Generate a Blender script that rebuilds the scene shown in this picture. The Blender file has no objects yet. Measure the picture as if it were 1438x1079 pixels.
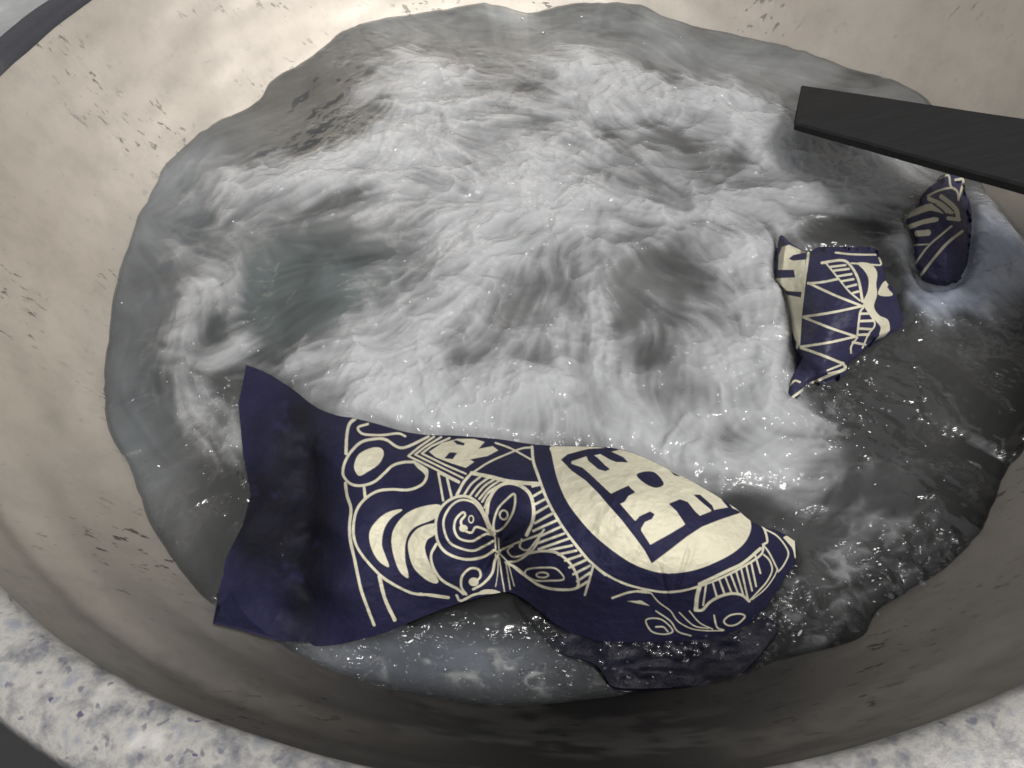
import bpy, math, random
import numpy as np
from mathutils import Matrix, Vector

# ------------------------------------------------------------------ camera
S = bpy.context.scene
F_PX, PW, PH = 1080.0, 1438.0, 1079.0            # focal length and frame, in photo pixels
DIST, ELEV, TX, TY, ROLL = .4462, .9303, -.0383, -.1183, -.1115
CAM = np.array([TX, TY - DIST*math.cos(ELEV), DIST*math.sin(ELEV)])
FW = np.array([0, math.cos(ELEV), -math.sin(ELEV)])
_r = np.array([1., 0, 0]); _u = np.cross(_r, FW)
RT = math.cos(ROLL)*_r + math.sin(ROLL)*_u
UP = -math.sin(ROLL)*_r + math.cos(ROLL)*_u
cd = bpy.data.cameras.new("camera"); co = bpy.data.objects.new("camera", cd)
S.collection.objects.link(co)
cd.sensor_width = 36; cd.lens = 36*F_PX/PW; cd.clip_start = .01; cd.clip_end = 100
co.matrix_world = Matrix(((RT[0], UP[0], -FW[0], CAM[0]), (RT[1], UP[1], -FW[1], CAM[1]),
                          (RT[2], UP[2], -FW[2], CAM[2]), (0, 0, 0, 1)))
S.camera = co

# ------------------------------------------------------------------ light
SUN_EL, SUN_AZ = math.radians(57), math.radians(-56)    # azimuth of the light, from +x towards +y
W = bpy.data.worlds.new("World"); S.world = W; W.use_nodes = True
nt = W.node_tree; bg = nt.nodes["Background"]
sky = nt.nodes.new("ShaderNodeTexSky"); sky.sky_type = 'NISHITA'; sky.sun_disc = False
sky.sun_elevation = SUN_EL; sky.sun_rotation = math.pi/2 - SUN_AZ
sky.air_density = 1.0; sky.dust_density = 4.0
hs = nt.nodes.new("ShaderNodeHueSaturation"); hs.inputs["Saturation"].default_value = .12
nt.links.new(sky.outputs[0], hs.inputs["Color"]); nt.links.new(hs.outputs[0], bg.inputs[0])
bg.inputs[1].default_value = .125
sl = bpy.data.lights.new("sun", 'SUN'); sl.energy = 2.15; sl.angle = math.radians(17); sl.color = (1, .98, .955)
so = bpy.data.objects.new("sun", sl); S.collection.objects.link(so)
sd = Vector((math.cos(SUN_EL)*math.cos(SUN_AZ), math.cos(SUN_EL)*math.sin(SUN_AZ), math.sin(SUN_EL)))
so.rotation_euler = sd.to_track_quat('Z', 'Y').to_euler()
S.view_settings.view_transform = 'Standard'; S.view_settings.look = 'None'
S.view_settings.exposure = 0; S.view_settings.gamma = 1

# ------------------------------------------------------------------ helpers
rng = np.random.default_rng(7)
def unproj(px, py, z):
    """traced photo points -> points of the horizontal plane at height z"""
    px, py = np.asarray(px, float), np.asarray(py, float)
    d = FW + np.multiply.outer((px-719)/F_PX, RT) - np.multiply.outer((py-539.5)/F_PX, UP)
    return CAM + d*((np.asarray(z)-CAM[2])/d[..., 2])[..., None]
def proj(P):
    q = P-CAM; w = q@FW
    return 719+F_PX*(q@RT)/w, 539.5-F_PX*(q@UP)/w
def sstep(a, b, x):
    t = np.clip((x-a)/(b-a), 0, 1); return t*t*(3-2*t)
_tab = rng.random((256, 256))
def vnoise(x, y):
    xi, yi = np.floor(x).astype(int), np.floor(y).astype(int)
    fx, fy = x-xi, y-yi; fx = fx*fx*fx*(fx*(6*fx-15)+10); fy = fy*fy*fy*(fy*(6*fy-15)+10)
    g = lambda a, b: _tab[a & 255, b & 255]
    return (g(xi, yi)*(1-fx)+g(xi+1, yi)*fx)*(1-fy)+(g(xi, yi+1)*(1-fx)+g(xi+1, yi+1)*fx)*fy
def fbm(x, y, o=4):
    s, a, t = 0, 1., 0
    for k in range(o):
        s = s+a*vnoise(x*2**k+17.3*k, y*2**k+9.1*k); t += a; a *= .5
    return s/t
def catmull(p, n=8, closed=False):
    p = np.asarray(p, float)
    if len(p) < 3 and not closed:
        t = np.linspace(0, 1, 9)[:, None]; return p[0]*(1-t)+p[-1]*t
    q = np.vstack([p[-1], p, p[:2]]) if closed else np.vstack([2*p[0]-p[1], p, 2*p[-1]-p[-2]])
    out = []; t = np.linspace(0, 1, n, endpoint=False)[:, None]
    for i in range(1, len(q)-2):
        a, b, c, d = q[i-1:i+3]
        out.append(.5*(2*b+(c-a)*t+(2*a-5*b+4*c-d)*t*t+(3*b-3*c+d-a)*t**3))
    out = np.vstack(out)
    return out if closed else np.vstack([out, q[-2]])
def resample(p, n):
    p = np.asarray(p, float); L = np.r_[0, np.cumsum(np.hypot(*np.diff(p, axis=0).T))]
    s = np.linspace(0, L[-1], n); return np.stack([np.interp(s, L, p[:, 0]), np.interp(s, L, p[:, 1])], 1)
def inpoly(X, Y, poly):
    r = np.zeros(X.shape, bool); q = np.roll(poly, -1, 0)
    for (x0, y0), (x1, y1) in zip(poly, q):
        if y0 == y1: continue
        c = ((y0 > Y) != (y1 > Y)) & (X < (x1-x0)*(Y-y0)/(y1-y0)+x0); r ^= c
    return r
def rbf(pts, X, Y):
    """thin-plate surface through (x, y, z) control points"""
    P = np.array(pts, float); n = len(P); c = P[:, :2]/400
    d = np.hypot(c[:, None, 0]-c[None, :, 0], c[:, None, 1]-c[None, :, 1])
    k = lambda r: np.where(r > 0, r*r*np.log(np.maximum(r, 1e-9)), 0)
    A = np.zeros((n+3, n+3)); A[:n, :n] = k(d)+6e-5*np.eye(n); A[:n, n] = 1; A[:n, n+1:] = c; A[n, :n] = 1; A[n+1:, :n] = c.T
    w = np.linalg.solve(A, np.r_[P[:, 2], 0, 0, 0])
    x, y = X.ravel()/400, Y.ravel()/400; z = w[n]+w[n+1]*x+w[n+2]*y
    for i in range(n): z = z+w[i]*k(np.hypot(x-c[i, 0], y-c[i, 1]))
    return z.reshape(X.shape)
def grid_faces(nr, nc, wrap=False):
    i = np.arange(nr-1)[:, None]; j = np.arange(nc if wrap else nc-1)[None]
    j2 = (j+1) % nc
    return np.stack([i*nc+j, i*nc+j2, (i+1)*nc+j2, (i+1)*nc+j], -1).reshape(-1, 4)
def mesh_obj(name, V, Fc, mat, parent=None, attrs=None, smooth=True):
    me = bpy.data.meshes.new(name); V = np.ascontiguousarray(V.reshape(-1, 3), np.float32)
    Fc = np.ascontiguousarray(Fc, np.int32); k = Fc.shape[1]
    me.vertices.add(len(V)); me.vertices.foreach_set("co", V.ravel())
    me.loops.add(Fc.size); me.loops.foreach_set("vertex_index", Fc.ravel())
    me.polygons.add(len(Fc)); me.polygons.foreach_set("loop_start", np.arange(0, Fc.size, k, dtype=np.int32))
    me.polygons.foreach_set("use_smooth", np.full(len(Fc), smooth))
    me.update(calc_edges=True); me.validate()
    for an, v in (attrs or {}).items():
        if v.ndim == 1:
            me.attributes.new(an, 'FLOAT', 'POINT').data.foreach_set("value", v.astype(np.float32))
        else:
            c = np.ones((len(v), 4), np.float32); c[:, :3] = v
            me.attributes.new(an, 'FLOAT_COLOR', 'POINT').data.foreach_set("color", c.ravel())
    me.materials.append(mat)
    o = bpy.data.objects.new(name, me); S.collection.objects.link(o); o.parent = parent
    return o
def empty(name, loc):
    o = bpy.data.objects.new(name, None); o.location = loc; o.empty_display_size = .02; S.collection.objects.link(o); return o
def tag(o, label, cat=None, kind=None, group=None):
    o["label"] = label
    if cat: o["category"] = cat
    if kind: o["kind"] = kind
    if group: o["group"] = group
    return o

def blobs(lst, px, py):
    s = np.zeros(px.shape)
    for (x, y, rx, ry, rot, amp) in lst:
        a = math.radians(rot); dx, dy = px-x, py-y; u, v = dx*math.cos(a)+dy*math.sin(a), -dx*math.sin(a)+dy*math.cos(a)
        s = s+amp*np.exp(-((u/rx)**2+(v/ry)**2))
    return s
class NT:
    """small node-graph helper"""
    def __init__(s, name):
        s.m = bpy.data.materials.new(name); s.m.use_nodes = True; s.t = s.m.node_tree
        s.b = s.t.nodes["Principled BSDF"]; s.out = s.t.nodes["Material Output"]
    def n(s, typ, ins=None, **kw):
        x = s.t.nodes.new("ShaderNode"+typ)
        for k, v in kw.items(): setattr(x, k, v)
        for k, v in (ins or {}).items(): s.set(x.inputs[k], v)
        return x
    def set(s, sock, v):
        if isinstance(v, bpy.types.NodeSocket): s.t.links.new(v, sock)
        elif isinstance(v, bpy.types.Node): s.t.links.new(v.outputs[0], sock)
        else: sock.default_value = v
    def p(s, **kw):
        for k, v in kw.items(): s.set(s.b.inputs[k.replace("_", " ")], v)
    def coord(s, scale=(1, 1, 1), rot=(0, 0, 0)):
        c = s.n("TexCoord"); return s.n("Mapping", {"Vector": c.outputs["Object"], "Scale": scale, "Rotation": rot}).outputs[0]
    def noise(s, scale, vec=None, detail=4, rough=.55, dist=0):
        return s.n("TexNoise", {"Vector": vec if vec is not None else s.n("TexCoord").outputs["Object"], "Scale": scale, "Detail": detail, "Roughness": rough, "Distortion": dist}).outputs["Fac"]
    def ramp(s, f, stops, interp='LINEAR'):
        r = s.n("ValToRGB", {"Fac": f}); e = r.color_ramp.elements; r.color_ramp.interpolation = interp
        while len(e) < len(stops): e.new(.5)
        for el, (p, c) in zip(e, stops): el.position = p; el.color = (*c, 1) if len(c) == 3 else c
        return r.outputs[0]
    def mix(s, f, a, b, mode='MIX'):
        m = s.n("Mix", data_type='RGBA', blend_type=mode)
        s.set(m.inputs[0], f); s.set(m.inputs[6], a); s.set(m.inputs[7], b); return m.outputs[2]
    def math(s, op, a, b=0., clamp=False):
        m = s.n("Math", operation=op, use_clamp=clamp); s.set(m.inputs[0], a); s.set(m.inputs[1], b); return m.outputs[0]
    def attr(s, name, vec=False):
        a = s.n("Attribute", attribute_name=name); return a.outputs["Color"] if vec else a.outputs["Fac"]
    def bump(s, h, strength, dist):
        s.p(Normal=s.n("Bump", {"Height": h, "Strength": strength, "Distance": dist}).outputs[0])
def g3(v, w=0.): return (v+w, v, v-w)

# ------------------------------------------------------------------ materials
def mat_bowl():
    m = NT("worn_aluminium")
    big = m.noise(7, detail=5, rough=.6); fine = m.noise(60, detail=5, rough=.7)
    col = m.ramp(big, [(.3, (.60, .545, .475)), (.7, (.74, .685, .61))])
    col = m.mix(m.math('MULTIPLY', m.ramp(fine, [(.45, g3(0)), (.75, g3(1))]), .22), col, (.30, .28, .25, 1))
    # pits: elongated dark nicks that come in clusters
    v1 = m.coord((90, 250, 110), (0, 0, .5))
    pit = m.ramp(m.n("TexNoise", {"Vector": v1, "Scale": 1, "Detail": 3, "Roughness": .6}).outputs["Fac"], [(.60, g3(0)), (.66, g3(1))])
    cl = m.ramp(m.noise(9, detail=3), [(.47, g3(0)), (.60, g3(1))])
    pits = m.math('MULTIPLY', pit, cl)
    col = m.mix(m.math('MULTIPLY', pits, .75), col, (.06, .055, .05, 1))
    # lime and wax scale spots, then streaked stains with near-wall shade darkened into the colour
    scale = m.math('MULTIPLY', m.ramp(m.noise(130, detail=3), [(.66, g3(0)), (.73, g3(1))]), .55)
    col = m.mix(scale, col, (.45, .46, .47, 1))
    st = m.attr("soot")  # on the bowl: painted near-wall shade mixed with streaky grime
    col = m.mix(st, col, (.022, .020, .018, 1))
    m.p(Base_Color=col, Metallic=m.math('SUBTRACT', .94, m.math('MULTIPLY', st, .6)), Roughness=m.math('ADD', .52, m.math('MULTIPLY', big, .16)))
    h = m.math('SUBTRACT', m.math('MULTIPLY', fine, .25), pits)
    m.bump(h, .35, .0006)
    return m.m
def mat_rim():
    m = NT("spattered_rim")
    a = m.noise(95, detail=5, rough=.65); b = m.noise(110, detail=5, rough=.7); c = m.noise(42, m.coord((1, 1, 1), (.4, .2, .9)), detail=3)
    col = m.ramp(a, [(.32, (.13, .13, .145)), (.43, (.25, .245, .24)), (.53, (.38, .36, .33)), (.66, (.24, .25, .275))])
    col = m.mix(m.ramp(b, [(.58, g3(0)), (.70, g3(.8))]), col, (.16, .165, .19, 1))
    col = m.mix(m.ramp(c, [(.60, g3(0)), (.68, g3(.5))]), col, (.60, .57, .53, 1))
    wv = m.n("VectorMath", {0: m.n("TexCoord").outputs["Object"], 1: m.n("VectorMath", {0: m.n("TexNoise", {"Vector": m.n("TexCoord").outputs["Object"], "Scale": 140, "Detail": 3}).outputs["Color"], 1: (.012, .012, .012)}, operation='MULTIPLY').outputs[0]}).outputs[0]
    v = m.n("TexVoronoi", {"Vector": wv, "Scale": 150}); 
    col = m.mix(m.ramp(v.outputs["Distance"], [(.14, g3(.8)), (.24, g3(0))]), col, (.13, .13, .16, 1))
    v2 = m.n("TexVoronoi", {"Vector": wv, "Scale": 60}); 
    col = m.mix(m.ramp(v2.outputs["Distance"], [(.05, g3(.8)), (.08, g3(0))]), col, (.03, .025, .10, 1))
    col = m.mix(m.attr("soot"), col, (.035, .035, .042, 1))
    m.p(Base_Color=col, Roughness=.45, Metallic=.1)
    m.bump(m.math('ADD', a, m.math('MULTIPLY', b, .5)), .5, .0015)
    return m.m
def film(m, h, dist, rough):
    """a clear wet film: its own rippled normal over a smooth milky body"""
    nb = m.n("Bump", {"Height": h, "Strength": 1, "Distance": dist}).outputs[0]
    m.p(Coat_Weight=1, Coat_Roughness=rough, Coat_IOR=1.5, Coat_Normal=nb, Specular_IOR_Level=.0, Roughness=.9)
def mat_water():
    m = NT("murky_water")
    a = m.noise(1, m.coord((70, 100, 90), (0, 0, .5)), detail=2, rough=.45, dist=1.2); b = m.noise(230, detail=0, rough=.5, dist=.3)
    h = m.math('MULTIPLY', m.math('ADD', m.math('MULTIPLY', m.attr("grain"), .055), m.math('ADD', m.math('MULTIPLY', a, .7), m.math('MULTIPLY', b, .25))), m.attr("ripple"))
    m.p(Base_Color=m.attr("tone", True)); film(m, h, .011, .075)
    tr = m.n("BsdfTransparent")
    mx = m.n("MixShader", {0: m.attr("clear"), 1: m.b.outputs[0], 2: tr.outputs[0]})
    m.t.links.new(mx.outputs[0], m.out.inputs["Surface"])
    return m.m
def mat_foam():
    m = NT("boiling_foam")
    a = m.noise(130, detail=1, rough=.5, dist=1.0); b = m.noise(330, detail=0)
    h = m.math('MULTIPLY', m.math('ADD', m.math('MULTIPLY', m.attr("grain"), .085), m.math('ADD', m.math('MULTIPLY', a, .5), m.math('MULTIPLY', b, .22))), m.attr("ripple"))
    m.p(Base_Color=m.attr("tone", True)); film(m, h, .014, .085)
    tr = m.n("BsdfTransparent")
    mx = m.n("MixShader", {0: m.attr("cover"), 1: tr.outputs[0], 2: m.b.outputs[0]})
    m.t.links.new(mx.outputs[0], m.out.inputs["Surface"])
    return m.m
def mat_cloth(name, wet=.35):
    m = NT(name)
    c = m.attr("print", True)
    mo = m.noise(45, detail=5, rough=.6); w = m.noise(900, detail=1)
    col = m.mix(m.math('MULTIPLY', m.ramp(mo, [(.40, g3(0)), (.75, g3(1))]), .16), c, m.mix(.5, c, (.10, .10, .15, 1)))
    m.p(Base_Color=col, Roughness=m.math('SUBTRACT', .78, m.math('MULTIPLY', mo, wet)), Specular_IOR_Level=.3 if wet > .2 else .16)
    m.bump(m.math('ADD', m.math('MULTIPLY', w, .12), m.noise(150, detail=5, rough=.6)), .45, .0022)
    return m.m
def mat_paddle():
    m = NT("charred_wood")
    g = m.noise(1, m.coord((14, 260, 260)), detail=5, rough=.6)
    m.p(Base_Color=m.ramp(g, [(.3, (.011, .011, .011)), (.75, (.020, .019, .019))]), Roughness=.75, Specular_IOR_Level=.25)
    m.bump(g, .3, .0006)
    return m.m
def mat_ground():
    m = NT("concrete_floor")
    a = m.noise(9, detail=6, rough=.6)
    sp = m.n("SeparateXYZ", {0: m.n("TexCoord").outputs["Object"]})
    wet = m.ramp(m.math('ADD', m.math('MULTIPLY', sp.outputs[1], 3.), m.math('ADD', m.math('MULTIPLY', a, .5), .22)), [(.0, g3(1)), (.25, g3(0))])  # mask: floor colour goes darker towards the near side, noisy edge
    m.p(Base_Color=m.mix(wet, m.ramp(a, [(.3, (.20, .205, .20)), (.7, (.33, .335, .33))]), (.018, .018, .019, 1)), Roughness=.8)  # wet mask only darkens the floor colour towards the near side
    m.bump(m.noise(60, detail=5), .3, .003)
    return m.m
def mat_bubble():
    m = NT("bubble_film")
    gl = m.n("BsdfGlossy", {"Color": (1, 1, 1, 1), "Roughness": .05}); tr = m.n("BsdfTransparent")
    lw = m.n("LayerWeight", {"Blend": .25})
    mx = m.n("MixShader", {0: m.math('ADD', m.math('MULTIPLY', lw.outputs["Facing"], .5), .05, True), 1: tr.outputs[0], 2: gl.outputs[0]})
    m.t.links.new(mx.outputs[0], m.out.inputs["Surface"]); return m.m

# ------------------------------------------------------------------ the pot
RIM_R, RIM_Z = .348, .108
def wall_r(z): return .3+.62*z-1.6*z*z
wok = tag(empty("cooking_pot", (0, 0, -.16)), "big round worn aluminium pot with a spattered rim, full of boiling water", "pot")
prof = []
for a in np.linspace(0, 1, 26)[:-1]:                    # floor and lower wall
    r = .285*a**.8; prof.append((r, -.15+.13*a**3.2))
for z in np.linspace(-.02, RIM_Z, 70): 
    prof.append((wall_r(z), z))
def dent(th, z): return .0022*(fbm(th*2.5+3, z*25+th*.0, 3)-.5)+.0012*(vnoise(th*9, z*60+5)-.5)
def revolve(pr, n, dz=-.16, dents=True):
    pr = np.array(pr); th = np.linspace(0, 2*np.pi, n, endpoint=False)
    R, T = pr[:, 0][:, None], th[None]
    if dents:
        w = np.minimum(1, np.minimum(T, 2*np.pi-T)/.3); R = R+(dent(T, pr[:, 1][:, None])*w+sstep(-.2, -.7, np.sin(T))*(.0020*np.exp(-((pr[:, 1][:, None]-.070)/.009)**2)-.0015*np.exp(-((pr[:, 1][:, None]-.048)/.012)**2)))*np.clip(pr[:, 0][:, None]/.1, 0, 1)
    return np.stack([R*np.cos(T), R*np.sin(T), np.repeat(pr[:, 1][:, None]-dz, n, 1)], -1)
Vb = revolve(prof, 420)
th = np.arctan2(Vb[..., 1], Vb[..., 0]); zz = Vb[..., 2]-.16
near = sstep(-.30, -.75, np.sin(th))*1.0
streak = fbm(th*5+7, zz*45, 5); run = fbm(th*40+1, zz*150+9, 4)
soot = (.22+.78*np.exp(-((th+1.70)/.55)**2))*np.clip((.22+.66+sstep(.35, .7, streak)*.16+.16*sstep(.5, .72, run)), 0, 1)*sstep(-.42, -.85, np.sin(th+.10))  # shade of the near wall painted in, mixed with streaky grime
mesh_obj("bowl", Vb, grid_faces(len(prof), 420, True), mat_bowl(), wok, {"soot": soot.ravel()})  # soot here holds painted near-wall shade as well as grime
lip = [(RIM_R-.0005, RIM_Z-.002), (RIM_R+.0005, RIM_Z+.0015), (RIM_R+.003, RIM_Z+.0035), (RIM_R+.008, RIM_Z+.0042), (RIM_R+.015, RIM_Z+.004), (RIM_R+.021, RIM_Z+.003),
       (RIM_R+.026, RIM_Z+.0005), (RIM_R+.0285, RIM_Z-.004), (RIM_R+.028, RIM_Z-.009), (RIM_R+.024, RIM_Z-.012), (RIM_R+.004, RIM_Z-.013), (.30, -.02), (.22, -.11), (.05, -.165)]
Vl = revolve(lip, 420, dents=False)
thl = np.arctan2(Vl[..., 1], Vl[..., 0])
Vl[:3] = revolve(lip[:3], 420, dents=True)
Vl[..., 2] += .0012*(fbm(thl*14, Vl[..., 2]*50+np.hypot(Vl[..., 0], Vl[..., 1])*60, 3)-.5)
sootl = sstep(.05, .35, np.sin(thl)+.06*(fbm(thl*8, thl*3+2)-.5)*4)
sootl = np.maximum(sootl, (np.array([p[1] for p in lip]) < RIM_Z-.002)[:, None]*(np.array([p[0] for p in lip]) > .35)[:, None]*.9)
mesh_obj("rim", Vl, grid_faces(len(lip), 420, True), mat_rim(), wok, {"soot": sootl.ravel()})

n = 64; gx, gy = np.meshgrid(np.linspace(-2, 2, n), np.linspace(-2, 2, n))
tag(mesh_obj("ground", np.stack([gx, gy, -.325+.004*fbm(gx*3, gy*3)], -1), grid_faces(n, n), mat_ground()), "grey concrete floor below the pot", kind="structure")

# ------------------------------------------------------------------ cloth outlines (photo tracing)
def crop(ox, oy, s): return lambda *p: [(ox+x/s, oy+y/s) for x, y in p]
cE, cP, cL = crop(590, 600, 4.15), crop(740, 600, 3.994), crop(440, 560, 3.373)
cR, cZ, cQ = crop(860, 740, 4.904), crop(1080, 320, 4.152), crop(1240, 220, 4.904)
TOP = [(346, 513), (372, 524), (405, 545), (440, 572), (470, 584), (495, 588), (530, 597), (565, 607), (600, 612), (640, 613), (700, 618), (740, 624), (775, 627), (830, 628), (870, 632), (900, 641), (940, 660), (985, 684), (1030, 712), (1052, 730), (1075, 742), (1100, 750), (1116, 760)]
BOT = [(299, 876), (340, 886), (380, 897), (425, 906), (460, 907), (500, 900), (545, 887), (600, 864), (650, 846), (700, 833), (722, 834), (750, 852), (785, 880), (830, 898), (880, 903), (940, 901), (1000, 896), (1045, 880), (1076, 852), (1100, 815), (1118, 790)]
LEFT_EDGE = [(331, 785), (356, 738), (368, 694), (358, 640), (350, 567)]
PATCH_Z = cZ((65, 45), (130, 92), (210, 138), (250, 132), (300, 112), (450, 112), (610, 118), (650, 170), (662, 215), (682, 310), (722, 350), (742, 400), (778, 560), (700, 602), (650, 622), (600, 660), (545, 712), (475, 775), (455, 830), (410, 880), (300, 912), (222, 930), (152, 1005), (106, 985), (116, 905), (150, 870), (185, 840), (190, 790), (160, 740), (135, 640), (108, 480), (84, 370), (26, 292), (45, 160))
PATCH_Q = cQ((450, 118), (505, 138), (556, 150), (570, 250), (602, 330), (612, 450), (602, 600), (588, 700), (560, 830), (500, 905), (400, 940), (262, 912), (240, 870), (228, 820), (200, 780), (200, 640), (212, 570), (160, 490), (146, 405), (200, 355), (250, 320), (250, 258), (330, 170))
FLAP = [(716, 836), (740, 874), (786, 915), (815, 925), (838, 935), (850, 952), (866, 966), (930, 967), (1000, 963), (1040, 948), (1066, 922), (1094, 884), (1090, 862), (1060, 868), (1000, 870), (900, 872), (800, 850), (750, 832)]

# --- printed pattern rasters: cream wax lines on indigo, drawn at 2.5 px per traced pixel
NAVY, CREAM = np.array([.0155, .0152, .043]), np.array([.63, .59, .445])
class Print:
    def __init__(s, x0, y0, x1, y1, k=2.5):
        s.o = (x0, y0); s.k = k; s.h, s.w = int((y1-y0)*k), int((x1-x0)*k); s.a = np.zeros((s.h, s.w))
        s.X = (np.arange(s.w)+.5)/k+x0; s.Y = (np.arange(s.h)+.5)/k+y0
    def _box(s, p, m):
        p = np.asarray(p); lo, hi = p.min(0)-m, p.max(0)+m
        i0, i1 = np.searchsorted(s.X, (lo[0], hi[0])); j0, j1 = np.searchsorted(s.Y, (lo[1], hi[1]))
        return slice(j0, j1), slice(i0, i1)
    def line(s, pts, w, closed=False, v=1., smooth=True):
        q = catmull(pts, 8, closed) if smooth and len(pts) > 2 else np.asarray(pts, float)
        if closed: q = np.vstack([q, q[:1]])
        for n_, (a, b) in enumerate(zip(q[:-1], q[1:])):
            sl = s._box([a, b], w+1); X, Y = np.meshgrid(s.X[sl[1]], s.Y[sl[0]])
            if X.size == 0: continue
            d = b-a; L = d@d+1e-9; t = np.clip(((X-a[0])*d[0]+(Y-a[1])*d[1])/L, 0, 1)
            D = np.hypot(X-a[0]-t*d[0], Y-a[1]-t*d[1])
            ww = w*.42*(1+.22*(fbm(X/9+3, Y/9, 2)-.5))
            c = np.clip((ww-D)*1.6+.5, 0, 1)
            s.a[sl] = np.maximum(s.a[sl], c*v) if v > 0 else s.a[sl]*(1-c)
    def fill(s, pts, v=1., smooth=True):
        q = catmull(pts, 6, True) if smooth else np.asarray(pts, float)
        sl = s._box(q, 1); X, Y = np.meshgrid(s.X[sl[1]], s.Y[sl[0]])
        c = inpoly(X, Y, q).astype(float)
        c[1:-1, 1:-1] = (c[1:-1, 1:-1]*2+c[:-2, 1:-1]+c[2:, 1:-1]+c[1:-1, :-2]+c[1:-1, 2:])/6
        s.a[sl] = np.maximum(s.a[sl], c) if v > 0 else s.a[sl]*(1-c)
    def ell(s, c, rx, ry, rot=0):
        t = np.linspace(0, 2*np.pi, 20, endpoint=False); x, y = rx*np.cos(t), ry*np.sin(t)
        return [(c[0]+a*math.cos(rot)-b*math.sin(rot), c[1]+a*math.sin(rot)+b*math.cos(rot)) for a, b in zip(x, y)]
    def sample(s, px, py):
        x = np.clip((px-s.o[0])*s.k-.5, 0, s.w-1.001); y = np.clip((py-s.o[1])*s.k-.5, 0, s.h-1.001)
        i, j = x.astype(int), y.astype(int); fx, fy = x-i, y-j; a = s.a
        return (a[j, i]*(1-fx)+a[j, i+1]*fx)*(1-fy)+(a[j+1, i]*(1-fx)+a[j+1, i+1]*fx)*fy

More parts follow.
